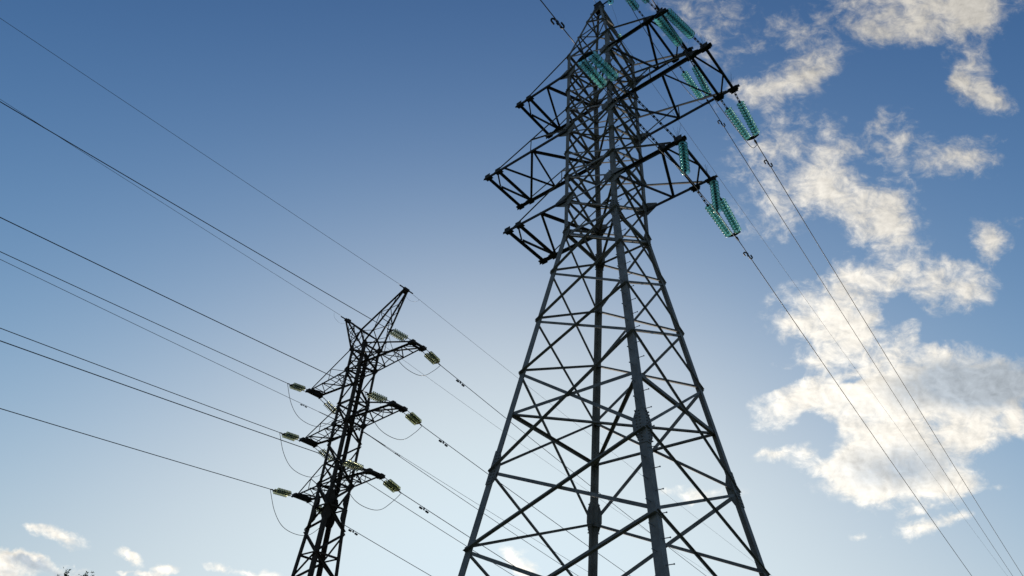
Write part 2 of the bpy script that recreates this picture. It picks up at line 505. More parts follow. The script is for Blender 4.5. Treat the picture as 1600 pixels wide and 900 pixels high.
for c in 'FLRB':
    sx, sy = CORNERS[c]
    e1, e2 = V(-sx, 0, 0), V(0, -sy, 0)
    bm = bmesh.new()
    leg_bar(bm, mcorner(c, 0.15), mcorner(c, 8.72), .205, e1, e2, .020)
    leg_bar(bm, mcorner(c, 8.724), mcorner(c, ZW), .185, e1, e2, .018)
    leg_bar(bm, mcorner(c, ZW + .004), mcorner(c, Z_AU), .15, e1, e2, .015)
    leg = obj('leg', bm, M_GALV_LEG, main_tower)
    # splice plates with their bolts
    for z, hl, wd in ((8.80, .50, .33), (ZW - .02, .40, .27), (3.3, .5, .33)):
        sp = bmesh.new()
        ax = (mcorner(c, z + .5) - mcorner(c, z - .5)).normalized()
        for e, o_ in ((e1, e2), (e2, e1)):
            cc = mcorner(c, z) + e * (wd / 2 - .015) - o_ * .010
            out = [(-wd / 2, -hl), (-wd / 2, hl), (wd * .06, hl), (wd / 2, hl * .30), (wd / 2, -hl * .30), (wd * .06, -hl)]
            plate(sp, cc, out, e, ax, .014)
            k = int(hl * 2 / .1)
            for i in range(k):
                for s in (-.055, .045):
                    b = cc + ax * (-hl + .08 + (2 * hl - .16) * i / (k - 1)) + e * s
                    box(sp, b - o_ * .022, ax * .014, e * .014, o_ * .020)
        obj('splice_plate', sp, M_GALV, leg)
    # gusset plates where the crossarms take hold
    for z in (19.12, 23.02, 26.80):
        gp = bmesh.new()
        cc = mcorner(c, z) - e2 * .006
        x = e1
        pts = [(-.42, -.06), (-.42, .10), (-.05, .30), (.16, .34), (.42, .22), (.42, .02), (.20, -.26), (-.02, -.30)]
        plate(gp, cc, pts, x, (0, 0, 1), .012)
        cc = mcorner(c, z) - e1 * .006
        plate(gp, cc + e2 * .12, [(-.12, -.25), (-.12, .25), (.10, .25), (.2, .08), (.2, -.08), (.10, -.25)], e2, (0, 0, 1), .012)
        for i in range(5):
            for j in range(2):
                box(gp, mcorner(c, z) - e2 * .02 + e1 * (.03 + .07 * j) + V(0, 0, -.2 + .1 * i), e1 * .012, V(0, 0, .012), e2 * .014)
        obj('gusset_plate', gp, M_GALV, leg)
    # concrete footing
    fb = bmesh.new()
    p = mcorner(c, 0)
    box(fb, (p.x, p.y, .04), V(.38, 0, 0), V(0, .38, 0), V(0, 0, .10))
    box(fb, (p.x, p.y, .17), V(.24, 0, 0), V(0, .24, 0), V(0, 0, .06))
    obj('footing', fb, M_CONC, main_tower)
    if c == 'F':
        i = 0
        z = 2.8
        while z < 27.6:
            s = bmesh.new()
            p = mcorner(c, z)
            e, o_ = (e1, e2) if i % 2 else (e2, e1)
            a = p + e * .10
            tube(s, [a + o_ * .02, a - o_ * .17], .0095, 6)
            tube(s, [a - o_ * .17, a - o_ * .19], .017, 6)
            obj('step_bolt', s, M_BOLT, leg)
            z += .27
            i += 1

def body_face(parent, corner, zs, a, b, n, wa, wb, m, lean=.0):
    """one lattice panel: X of a heavy and a light angle"""
    n = V(*n)
    z1, z0 = zs
    pa, pb = corner(a, z1), corner(b, z0)
    d = (pb - pa).normalized()
    bm = bmesh.new()
    angle_bar(bm, pa - d * .02 + n * .010, pb + d * .02 + n * .010, wa, n)
    obj('diagonal_brace', bm, m, parent)
    pa, pb = corner(b, z1 - .04), corner(a, z0 + .06)
    d = (pb - pa).normalized()
    bm = bmesh.new()
    angle_bar(bm, pa + d * .03 - n * .024, pb - d * .03 - n * .024, wb, -n, side=-1)
    obj('cross_brace', bm, m, parent)

for i in range(len(LOW) - 1):
    for a, b, n in FACES:
        heavy = n[0] == 0
        wa, wb = (.115, .09) if heavy else (.056, .072)
        if i < 3: wa, wb = wa * .92, wb * .92
        body_face(main_tower, mcorner, (LOW[i], LOW[i + 1]), a, b, n, wa, wb, M_GALV)
for i in range(len(UP) - 1):
    for a, b, n in FACES:
        heavy = n[0] == 0
        body_face(main_tower, mcorner, (UP[i + 1], UP[i]), a, b, n, .085 if heavy else .07, .065, M_GALV)

def ring(parent, corner, z, w, m, inset=.0, off=.034):
    for a, b, n in FACES:
        n = V(*n)
        pa, pb = corner(a, z), corner(b, z)
        d = (pb - pa).normalized()
        bm = bmesh.new()
        angle_bar(bm, pa + d * (.03 + inset) - n * off, pb - d * (.03 + inset) - n * off, w, -n)
        obj('horizontal_strut', bm, m, parent)
def plan(parent, corner, z, w, m):
    for a, b, s in (('L', 'R', .0), ('F', 'B', -.014)):
        pa, pb = corner(a, z), corner(b, z)
        d = (pb - pa).normalized()
        bm = bmesh.new()
        angle_bar(bm, pa + d * .12 + V(0, 0, s), pb - d * .12 + V(0, 0, s), w, (0, 0, 1 if s == 0 else -1))
        obj('plan_brace', bm, m, parent)
ring(main_tower, mcorner, 10.42, .095, M_GALV, .02)
plan(main_tower, mcorner, 10.40, .09, M_GALV)
for z, w in ((17.50, .10), (19.10, .07), (20.42, .09), (23.0, .08), (24.42, .09), (26.78, .08), (28.06, .09)):
    ring(main_tower, mcorner, z, w, M_GALV, .02, .046)
for z in (17.44, 19.04, 22.94, 26.72):
    plan(main_tower, mcorner, z, .075, M_GALV)

# peak for the earth wire
pk = bmesh.new()
ZP = 32.45
def pcorner(c, z):
    sx, sy = CORNERS[c]
    h = 1.05 + (.13 - 1.05) * (z - Z_AU) / (ZP - Z_AU)
    return V(sx * h, sy * h, z)
for c in 'FLRB':
    sx, sy = CORNERS[c]
    leg_bar(pk, pcorner(c, Z_AU + .004), pcorner(c, ZP), .085, V(-sx, 0, 0), V(0, -sy, 0), .010)
peak = obj('earth_wire_peak', pk, M_GALV, main_tower)
PZ = [Z_AU, 29.75, 30.95, 31.85]
for a, b, n in FACES:
    n = V(*n)
    for i in range(3):
        bm = bmesh.new()
        s, e = (a, b) if i % 2 == 0 else (b, a)
        angle_bar(bm, pcorner(s, PZ[i + 1]) + n * .01, pcorner(e, PZ[i]) + n * .01, .058, n)
        obj('peak_brace', bm, M_GALV, peak)
        bm = bmesh.new()
        angle_bar(bm, pcorner(a, PZ[i + 1]) - n * .014, pcorner(b, PZ[i + 1]) - n * .014, .05, -n)
        obj('peak_strut', bm, M_GALV, peak)
bm = bmesh.new()
for n_, e in ((V(0, -1, 0), V(1, 0, 0)), (V(0, 1, 0), V(1, 0, 0)), (V(1, 0, 0), V(0, 1, 0)), (V(-1, 0, 0), V(0, 1, 0))):
    plate(bm, V(0, 0, 32.30) + n_ * .175, [(-.18, -.28), (-.15, .28), (.15, .28), (.18, -.28)], e, (0, 0, 1), .012)
plate(bm, (0, 0, 32.585), [(-.2, -.2), (-.2, .2), (.2, .2), (.2, -.2)], (1, 0, 0), (0, 1, 0), .014)
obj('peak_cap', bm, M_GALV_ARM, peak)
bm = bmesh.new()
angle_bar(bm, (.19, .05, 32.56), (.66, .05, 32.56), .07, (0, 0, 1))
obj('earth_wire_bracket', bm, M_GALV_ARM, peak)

def crossarm(T, sgn, z, zt, uc, ut, w=1.06, long=False, spikes=False, um=None):
    """crossarm towards sgn*x: two chords at height z, ties from height zt"""
    S = lambda u, v, zz=z: V(sgn * u, v * sgn, zz)     # turned half about the axis for the left arms
    nz = V(0, 0, 1)
    bm = bmesh.new()
    for v in (-w, w):
        o = V(0, math.copysign(.02, v * sgn), 0)
        angle_bar(bm, S(.98, v) + o, S(ut, v) + o, .115, -nz, side=1 if v * sgn > 0 else -1)
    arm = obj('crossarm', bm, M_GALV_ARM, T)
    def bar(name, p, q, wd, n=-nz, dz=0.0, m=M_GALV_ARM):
        b = bmesh.new()
        angle_bar(b, p + V(0, 0, dz), q + V(0, 0, dz), wd, n)
        return obj(name, b, m, arm)
    bar('end_beam', S(ut - .24, -w - .10), S(ut - .24, w + .10), .10, -nz, -.018)
    bar('lattice_strut', S(uc, -w), S(uc, w), .10, -nz, .016)
    bar('lattice_strut', S(uc + .06, -w), S(ut - .26, .30), .07, nz, .016)
    bar('lattice_strut', S(ut - .26, .34), S(uc + .10, w), .055, nz, .016)
    if long:
        bar('lattice_strut', S(1.1, -w), S(2.75, w), .095, -nz, .016)
        bar('lattice_strut', S(2.75, w), S(3.25, -w), .085, nz, .016)
        bar('lattice_strut', S(3.25, -w), S(4.30, w), .065, -nz, .030)
        if sgn < 0:
            bar('lattice_strut', S(2.80, w), S(uc - .04, -w), .10, nz, .044)
    else:
        mid = um or 2.1
        bar('lattice_strut', S(1.1, -w), S(mid, w), .10, -nz, .016)
        bar('lattice_strut', S(mid + .05, w), S(uc - .06, -w), .095, nz, .016)
    for v in (-w, w):
        hi = S(1.02, v, zt)
        lo = S(uc + .30, v) + V(0, 0, .05)
        bar('tie_rod', hi, lo, .055, V(0, math.copysign(1, v * sgn), 0), m=M_GALV)
        if long:
            f = .48
            top = hi.lerp(lo, f)
            bot = V(top.x, top.y, z + .04)
            bar('hanger', top, bot, .045, V(0, math.copysign(1, v * sgn), 0), m=M_GALV)
            bar('hanger', top, S(1.1, v) + V(0, 0, .10), .05, V(0, math.copysign(-1, v * sgn), 0), m=M_GALV)
        # attachment plates at the corner and at the end beam
        for u, sx in ((uc, .17), (ut - .24, .17)):
            b = bmesh.new()
            box(b, S(u, v) + V(0, 0, -.06), V(sx, 0, 0), V(0, .10, 0), V(0, 0, .012))
            box(b, S(u, v) + V(0, math.copysign(.11, v * sgn), -.03), V(sx * .8, 0, 0), V(0, .010, 0), V(0, 0, .11))
            box(b, S(u, v) + V(0, math.copysign(-.085, v * sgn), -.05), V(sx * .6, 0, 0), V(0, .010, 0), V(0, 0, .09))
            obj('attachment_plate', b, M_GALV_ARM, arm)
        if spikes:
            rng = random.Random(int(z * 10 + v * 7 + sgn))
            b = bmesh.new()
            base = S(ut - .30, v) + V(0, 0, .06)
            tube(b, [base, base + V(0, 0, .10)], .010, 5)
            for k in range(9):
                a = rng.uniform(0, 6.28)
                t = rng.uniform(.1, .75)
                d = V(math.cos(a) * math.sin(t), math.sin(a) * math.sin(t), math.cos(t))
                tube(b, [base + V(0, 0, .09), base + V(0, 0, .09) + d * rng.uniform(.38, .52)], .0028, 4)
            obj('bird_spikes', b, M_FIT, arm)
    return arm

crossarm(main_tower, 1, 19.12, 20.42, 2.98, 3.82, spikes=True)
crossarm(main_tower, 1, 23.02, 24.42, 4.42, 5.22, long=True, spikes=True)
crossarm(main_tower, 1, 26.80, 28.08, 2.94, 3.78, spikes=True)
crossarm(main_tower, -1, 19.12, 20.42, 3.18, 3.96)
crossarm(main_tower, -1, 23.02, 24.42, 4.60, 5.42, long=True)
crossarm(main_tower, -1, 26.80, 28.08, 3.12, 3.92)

# ------------------------------------------------------------------ insulators
def disc_mesh(name, rad_, m):
    bm = bmesh.new()
    k = rad_ / .135
    lathe(bm, [(.040 * k, -.006), (.070 * k, .000), (.108 * k, .018), (.132 * k, .040), (.135 * k, .050), (.128 * k, .052),
               (.112 * k, .038), (.102 * k, .050), (.092 * k, .034), (.078 * k, .046), (.066 * k, .028), (.040 * k, .024)], 18)
    bmesh.ops.recalc_face_normals(bm, faces=bm.faces)
    me = bpy.data.meshes.new(name)
    bm.to_mesh(me); bm.free()
    for p in me.polygons: p.use_smooth = True
    me.materials.append(m)
    return me
DISC_TEAL = disc_mesh('teal_disc', .150, M_TEAL)
DISC_PALE = disc_mesh('pale_disc', .164, M_PALE)

def string(root, T, p, q, n, pitch, disc, gap=.06):
    """string of n discs ending at q, hung by a chain of links from p (tower-local points)"""
    p, q = Vector(p), Vector(q)
    d = (q - p).normalized()
    Lg = n * pitch
    s0 = q - d * (Lg + gap)
    rot = d.to_track_quat('Z', 'Y').to_matrix().to_4x4()
    bm = bmesh.new()
    tube(bm, [s0 - d * .02, q], .013, 6)
    for i in range(n):
        c = s0 + d * (i * pitch)
        tube(bm, [c - d * .005, c + d * .012, c + d * .055, c + d * .062], [.026, .044, .048, .030], 10)
    st = obj('insulator_string', bm, M_FIT, root)
    for i in range(n):
        o = bpy.data.objects.new('glass_disc', disc)
        COL.objects.link(o)
        o.parent = st
        c = s0 + d * (i * pitch + .058)
        o.matrix_local = Matrix.Translation(c) @ rot
    # link chain
    ln = (s0 - p).length
    if ln > .04:
        bm = bmesh.new()
        x = d.cross(V(0, 0, 1)).normalized()
        if ln > .45:
            for s in (-.022, .022):
                tube(bm, [p + x * s, s0 + x * s], .011, 5)
            k = max(3, int(ln / .2))
            for i in range(k + 1):
                c = p.lerp(s0, i / k)
                r_ = .044 if i % 2 else .034
                tube(bm, [c - d * .03, c - d * .018, c + d * .018, c + d * .03], [.014, r_, r_, .014], 7)
        else:
            tube(bm, [p, s0], .016, 6)
            for f in (.15, .55, .9):
                c = p.lerp(s0, f)
                tube(bm, [c - d * .03, c, c + d * .03], [.016, .034, .016], 7)
        obj('link_chain', bm, M_FIT, root)

def tension_set(name, T, A, Y, ldir, n, pitch, disc, sep, label, group, glen=.35, yk=.05):
    """double tension string from the two attachment points A to a yoke about Y; the clamp points along ldir"""
    A = [Vector(a) for a in A]
    Y, ldir = Vector(Y), Vector(ldir).normalized()
    base = A[0]
    root = empty(name, world(T, base), YAW)
    tag(root, label, 'insulator', group)
    side = (A[1] - A[0]).normalized()
    side = (side - ldir * side.dot(ldir)).normalized()
    y1, y2 = Y - side * sep / 2, Y + side * sep / 2
    string(root, T, A[0] - base, y1 - base, n, pitch, disc)
    string(root, T, A[1] - base, y2 - base, n, pitch, disc)
    nrm = ldir.cross(side).normalized()
    bm = bmesh.new()
    plate(bm, Y - base + ldir * .02, [(-sep / 2 - .07, -yk), (sep / 2 + .07, -yk), (sep / 2 + .07, yk * .6), (.06, yk * 1.6), (-.06, yk * 1.6), (-sep / 2 - .07, yk * .6)], side, ldir, .022)
    obj('yoke_plate', bm, M_FIT, root)
    bm = bmesh.new()
    p0 = Y - base + ldir * .06
    tube(bm, [p0, p0 + ldir * (glen * .4)], .016, 6)
    tube(bm, [p0 + ldir * glen * .3, p0 + ldir * glen * .42, p0 + ldir * glen * .75, p0 + ldir * glen], [.02, .045, .036, .018], 8)
    obj('dead_end_clamp', bm, M_FIT, root)
    return Y + ldir * (glen + .06)

def wire(name, T, pts, r, m, label, cat, group=None, n=6):
    base = world(T, pts[0])
    bm = bmesh.new()
    rot = Matrix.Rotation(YAW, 3, 'Z')
    tube(bm, [T + rot @ Vector(p) - base for p in pts], r, n)
    o = obj(name, bm, m, None, smooth=True)
    o.location = base
    tag(o, label, cat, group)
    return o

def span(u, z0, m, k, az, s0, s1, sg, step=2.0):
    """points of a sagging span leaving the tower: height z0 + m s + k s^2 at distance s"""
    a = R(az)
    dx, dy = -math.sin(a) * sg, math.cos(a) * sg
    n = max(8, int((s1 - s0) / step))
    out = []
    for i in range(n + 1):
        f = i / n
        s = s0 + (s1 - s0) * f ** 1.4
        out.append(V(u + dx * s, dy * s, z0 + m * s + k * s * s))
    return out
def slope_dir(u, z0, m, k, az, s, sg):
    a = R(az)
    return V(-math.sin(a) * sg, math.cos(a) * sg, m + 2 * k * s).normalized()

def hook_damper(T, p, d, label):
    """vibration damper: a short bar clipped to the wire with a bent-back loop at each end"""
    p, d = Vector(p), Vector(d).normalized()
    side = d.cross(V(0, 0, 1)).normalized()
    root = empty('vibration_damper', world(T, p), YAW)
    tag(root, label, 'wire damper', 'hooked dampers on the tall tower line')
    bm = bmesh.new()
    dn = V(0, 0, -1)
    box(bm, dn * .05, d * .035, side * .022, dn * .07)
    obj('clamp', bm, M_FIT, root)
    for s in (-1, 1):
        bm = bmesh.new()
        pts = [dn * .085 + d * s * .02, dn * .085 + d * s * .11]
        r_ = .046
        c = dn * .085 + d * s * .145 + side * s * r_
        for i in range(9):
            a = math.pi * i / 8
            pts.append(c + d * s * r_ * math.sin(a) * 1.2 - side * s * r_ * math.cos(a))
        pts.append(c + side * s * r_ - d * s * .11)
        tube(bm, pts, [.013] * 2 + [.026] * 10, 7)
        obj('damper_loop', bm, M_FIT, root)

def weight_damper(T, p, d, label, k=1.0):
    p, d = Vector(p), Vector(d).normalized()
    dn = V(0, 0, -1)
    root = empty('vibration_damper', world(T, p), YAW)
    tag(root, label, 'wire damper', 'dumbbell dampers on the dark tower line')
    side = d.cross(V(0, 0, 1)).normalized()
    bm = bmesh.new()
    box(bm, dn * .06 * k, d * .04 * k, side * .03 * k, dn * .08 * k)
    obj('clamp', bm, M_FIT, root)
    bm = bmesh.new()
    tube(bm, [dn * .12 * k - d * .3 * k, dn * .11 * k, dn * .12 * k + d * .3 * k], .011 * k, 5)
    obj('damper_cable', bm, M_FIT, root)
    for s in (-1, 1):
        bm = bmesh.new()
        c = dn * .125 * k + d * s * .27 * k
        tube(bm, [c - d * .12 * k, c - d * .10 * k, c + d * .10 * k, c + d * .12 * k], [.035 * k, .062 * k, .062 * k, .035 * k], 9)
        obj('damper_weight', bm, M_FIT, root)

# ---- tall tower: conductors on the three right-hand arms
GI = 'double glass tension strings on the tall tower'
WR = .015
far = {  # name: (u, z0, m, k, z arm, corner u, tip u, yoke s)
    'lower': (3.22, 19.226, -.176, .00066, 19.05, 2.98, 3.55, 3.55),
    'middle': (4.72, 23.12, -.162, .00063, 22.95, 4.42, 4.96, 3.25),
    'upper': (3.12, 27.18, -.1595, .00061, 26.73, 2.94, 3.50, 3.45)}
ends_far = {}
for k_, (u, z0, m, kk, za, uc, ut, ys) in far.items():
    d = slope_dir(u, z0, m, kk, 1.0, ys, 1)
    Y = span(u, z0, m, kk, 1.0, ys, ys + 1, 1)[0]
    e = tension_set('insulator_set', MT, [(uc, 1.10, za), (ut, 1.16, za)], Y, d, 12, .132, DISC_TEAL, .34,
                    {'lower': 'teal insulator pair sloping down right from the lowest right arm of the tall tower',
                     'middle': 'teal insulator pair sloping down right from the longest right arm of the tall tower',
                     'upper': 'teal insulator pair behind the longest right arm, running down from the top right arm'}[k_], GI)
    ends_far[k_] = e
    pts = [e] + span(u, z0, m, kk, 1.0, e.y + .25, 260, 1)
    wire('conductor', MT, pts, WR, M_WIRE,
         {'lower': 'dark conductor running down right from the lowest right arm of the tall tower',
          'middle': 'dark conductor from the longest right arm of the tall tower, rightmost of all wires',
          'upper': 'dark conductor running down right from the top right arm of the tall tower'}[k_],
         'power line', 'conductors of the tall tower')
    s = {'lower': 4.65, 'middle': 4.6, 'upper': 4.95}[k_]
    q = span(u, z0, m, kk, 1.0, s, s + 1, 1)[0]
    hook_damper(MT, q, d, {'lower': 'hooked wire damper below the lowest teal insulator pair, right of the tall tower',
                           'middle': 'hooked wire damper on the rightmost wire just below its teal insulators',
                           'upper': 'hooked wire damper on the wire between the two right hanging teal insulator sets'}[k_])

near = {  # yoke (u, v, z), direction slope
    'lower': ((3.26, -5.85, 18.35), 2.98, 3.55, 19.05, 2.0, -.03, 9),
    'middle': ((4.68, -3.62, 22.02), 4.42, 4.96, 22.95, 2.0, -.02, 13),
    'upper': ((3.18, -3.62, 26.10), 2.94, 3.50, 26.73, 2.0, -.02, 13)}
ends_near = {}
for k_, (Y, uc, ut, za, az, m, nd) in near.items():
    Y = Vector(Y)
    a = R(az)
    d = V(math.sin(a), -math.cos(a), m).normalized()
    e = tension_set('insulator_set', MT, [(uc, -1.10, za), (ut, -1.16, za)], Y, d, nd, .132, DISC_TEAL, .34,
                    {'lower': 'short teal insulator pair crossing in front of the tall tower body near its top',
                     'middle': 'teal insulator pair right above the longest right arm, on its nearer side',
                     'upper': 'teal insulator pair cut by the top edge of the picture, right of the tower peak'}[k_], GI)
    ends_near[k_] = e
    pts = []
    for i in range(60):
        s = 150 * (i / 59) ** 1.4
        pts.append(e + V(d.x, d.y, 0) * s + V(0, 0, m * s + .0004 * s * s))
    wire('conductor', MT, pts, WR, M_WIRE,
         {'lower': 'dark conductor leaving the tall tower to the top edge, left of the tower peak',
          'middle': 'dark conductor overhead leaving the longest right arm past the top edge',
          'upper': 'dark conductor overhead leaving the top right arm past the top edge'}[k_],
         'power line', 'conductors of the tall tower')
    if k_ == 'lower':
        hook_damper(MT, e + d * .95, d, 'hooked wire damper at the top edge, left of the tall tower peak')

# strings that hold the jumper off the lowest right arm
for v, lb in ((-1.06, 'single teal insulator string hanging from the nearer end of the lowest right arm'),
              (1.06, 'single teal insulator string hanging from the farther end of the lowest right arm')):
    p = V(3.68, v, 19.02)
    root = empty('suspension_insulator', world(MT, p), YAW)
    tag(root, lb, 'insulator', 'hanging strings on the lowest right arm')
    string(root, MT, V(0, 0, 0), V(-.05, 0, -1.52), 10, .138, DISC_TEAL)
    bm = bmesh.new()
    box(bm, V(-.05, 0, -1.56), V(.02, 0, 0), V(0, .11, 0), V(0, 0, .03))
    obj('jumper_clamp', bm, M_FIT, root)

JR = .012
jl = 'jumper wire'
wire('jumper_wire', MT, spline([ends_near['lower'], (3.35, -4.6, 17.55), (3.6, -2.7, 17.2), (3.64, -1.06, 17.42), (3.66, 0, 17.32), (3.64, 1.06, 17.42), (3.48, 2.3, 17.65), ends_far['lower']]),
     JR, M_WIRE, 'slack jumper wire under the lowest right arm, held by two hanging insulators', jl, 'jumper wires of the tall tower')
wire('jumper_wire', MT, spline([ends_near['middle'], (4.7, -2.6, 21.72), (4.7, -1.2, 21.28), (4.7, .2, 21.12), (4.7, 1.6, 21.22), (4.7, 2.7, 21.45), ends_far['middle']]),
     JR, M_WIRE, 'slack jumper wire passing under the longest right arm', jl, 'jumper wires of the tall tower')
wire('jumper_wire', MT, spline([ends_near['upper'], (3.12, -3.0, 25.6), (3.1, -1.9, 25.2), (3.1, 0, 24.85), (3.1, 1.4, 24.85), (3.1, 2.7, 25.35), ends_far['upper']]),
     JR, M_WIRE, 'slack jumper wire passing under the top right arm', jl, 'jumper wires of the tall tower')

# earth wire with its small insulators
ew = (0.0, 32.37, -.0836, .00034)
root = empty('earth_wire_insulator', world(MT, (.62, .05, 32.55)), YAW)
tag(root, 'single teal glass disc on a bracket beside the peak of the tall tower', 'insulator')
string(root, MT, V(0, 0, 0), V(.0, 0, -.26), 1, .14, DISC_TEAL, .02)
d = slope_dir(*ew, 1.0, 2, 1)
p0 = span(*ew, 1.0, .2, 1.2, 1)[0]
root = empty('earth_wire_insulator', world(MT, p0), YAW)
tag(root, 'slim dark insulator string with teal ends running down right behind the tower peak', 'insulator')
string(root, MT, V(0, 0, 0), d * 1.75, 2, .14, DISC_TEAL, .05)
bm = bmesh.new()
plate(bm, d * .8, [(-.55, -.05), (.55, -.05), (.55, .05), (-.55, .05)], d, (1, 0, 0), .05)
obj('arcing_bar', bm, M_FIT, root)
wire('earth_wire', MT, span(*ew, 1.0, 1.95, 260, 1), .0085, M_EARTH, 'thin earth wire running down right from the peak of the tall tower', 'power line')
a = R(2)
wire('earth_wire', MT, [V(0, -.2, 32.5) + V(math.sin(a), -math.cos(a), -.03) * s + V(0, 0, .0003 * s * s) for s in (0, 1, 2, 4, 8, 15, 25, 40, 60, 90, 120)], .009, M_EARTH,
     'thin earth wire leaving the tower peak at the top edge', 'power line')
wire('jumper_wire', MT, spline([(.62, .05, 32.29), (.60, .5, 31.6), (.35, 1.3, 31.4), (.05, 2.0, 32.2)]), .0045, M_EARTH, 'hair-thin jumper wire bowing down right of the tower peak', jl)

# ------------------------------------------------------------------ the small dark tower
ZK = 14.92
def shw(z):
    if z >= ZK: return .705
    return .705 + (ZK - z) * .0525
def scorner(c, z):
    sx, sy = CORNERS[c]
    h = shw(z)
    return V(sx * h, sy * h, z)
small_tower = empty('transmission_tower', ST, YAW)
tag(small_tower, 'smaller dark lattice tower on the left with two horns and six arms', 'pylon')
ZT = 25.93
for c in 'FLRB':
    sx, sy = CORNERS[c]
    e1, e2 = V(-sx, 0, 0), V(0, -sy, 0)
    bm = bmesh.new()
    leg_bar(bm, scorner(c, .15), scorner(c, ZK), .23, e1, e2, .020)
    leg_bar(bm, scorner(c, ZK + .004), scorner(c, ZT + .1), .195, e1, e2, .016)
    leg = obj('leg', bm, M_OLD, small_tower)
    for z in (15.35, 14.5, 9.6):
        sp = bmesh.new()
        for e, o_ in ((e1, e2), (e2, e1)):
            plate(sp, scorner(c, z) + e * .15 - o_ * .012, [(-.15, -.42), (-.15, .42), (.10, .42), (.24, .12), (.24, -.2), (.10, -.42)], e, (0, 0, 1), .014)
            for i in range(6):
                box(sp, scorner(c, z) + e * .07 - o_ * .026 + V(0, 0, -.35 + .14 * i), e * .014, V(0, 0, .014), o_ * .016)
        obj('splice_plate', sp, M_OLD, leg)
    for z in (16.3, 20.29, 24.32, 25.93):
        gp = bmesh.new()
        plate(gp, scorner(c, z) - e2 * .008, [(-.22, -.06), (-.22, .10), (0, .22), (.22, .20), (.30, .0), (.14, -.22), (0, -.2)], e1, (0, 0, 1), .014)
        plate(gp, scorner(c, z) - e1 * .008 + e2 * .1, [(-.1, -.2), (-.1, .2), (.12, .16), (.2, 0), (.12, -.16)], e2, (0, 0, 1), .014)
        obj('gusset_plate', gp, M_OLD, leg)
    fb = bmesh.new()
    p = scorner(c, 0)
    box(fb, (p.x, p.y, .05), V(.3, 0, 0), V(0, .3, 0), V(0, 0, .10))
    obj('footing', fb, M_CONC, small_tower)

SZ = [25.93, 25.12, 24.32, 22.98, 21.63, 20.29, 18.96, 17.63, 16.30, 14.92, 13.55, 12.15, 10.75, 9.30, 7.8, 6.25, 4.6, 2.9, 1.2]
for i in range(len(SZ) - 1):
    z1, z0 = SZ[i], SZ[i + 1]
    for fi, (a, b, n) in enumerate(FACES):
        n = V(*n)
        s, e = (a, b) if (i + fi) % 2 else (b, a)
        pa, pb = scorner(s, z1 - .05), scorner(e, z0 + .05)
        bm = bmesh.new()
        w = .10 if z0 > 15 else .125
        angle_bar(bm, pa + n * .012, pb + n * .012, w, n)
        obj('diagonal_brace', bm, M_OLD, small_tower)
        if i < 9:
            bm = bmesh.new()
            angle_bar(bm, scorner(e, z1 - .08) - n * .024, scorner(s, z0 + .08) - n * .024, .06, -n)
            if i in (0, 1, 4, 7):
                obj('cross_brace', bm, M_OLD, small_tower)
            else:
                bm.free()
for z in (25.9, 24.28, 21.63, 20.25, 17.63, 16.26, 14.92, 12.15, 9.3):
    ring(small_tower, scorner, z, .10, M_OLD, .02, .04)
for z in (24.24, 20.21, 16.22):
    plan(small_tower, scorner, z, .08, M_OLD)

# horns that carry the two earth wires, with the short ridge they share
bm = bmesh.new()
ZR = 27.17
angle_bar(bm, (0, -.78, ZR), (0, .78, ZR), .10, (0, 0, -1))
for v in (-.705, .705):
    for sx in (-1, 1):
        angle_bar(bm, (sx * .69, v, 25.95), (sx * .02, v, ZR - .03), .085, (0, math.copysign(1, v), 0))
ridge = obj('ridge_frame', bm, M_OLD, small_tower)
for sx in (-1, 1):
    tipp = V(sx * 3.25, 0, 29.75)
    bm = bmesh.new()
    roots = [V(sx * .69, -.705, 25.98), V(sx * .69, .705, 25.98), V(0, -.705, ZR), V(0, .705, ZR)]
    for r_ in roots:
        t_ = tipp + V(0, math.copysign(.08, r_.y), -.10 if r_.z < 27 else .0)
        angle_bar(bm, r_, t_, .092, (0, math.copysign(1, r_.y), 0))
    horn = obj('earth_wire_horn', bm, M_OLD, small_tower)
    P = lambda i, f: roots[i].lerp(tipp + V(0, math.copysign(.08, roots[i].y), -.10 if roots[i].z < 27 else 0), f)
    fs = [.0, .22, .44, .64, .8]
    for k in range(4):
        for (i, j) in ((0, 2), (1, 3), (0, 1)):
            b = bmesh.new()
            s, e = (i, j) if k % 2 else (j, i)
            angle_bar(b, P(s, fs[k]), P(e, fs[k + 1]), .045, (0, 0, 1))
            obj('horn_brace', b, M_OLD, horn)
    for (i, j) in ((2, 3), (0, 1), (0, 2), (1, 3)):
        b = bmesh.new()
        angle_bar(b, P(i, .44), P(j, .44), .055, (0, 0, 1))
        obj('horn_brace', b, M_OLD, horn)
    b = bmesh.new()
    box(b, tipp + V(0, 0, -.03), V(.10, 0, 0), V(0, .22, 0), V(0, 0, .09))
    box(b, tipp + V(0, 0, .0), V(.035, 0, 0), V(0, .62, 0), V(0, 0, .03))
    box(b, tipp + V(-sx * .14, 0, -.12), V(.14, 0, 0), V(0, .14, 0), V(0, 0, .10))
    obj('horn_cap', b, M_OLD, horn)

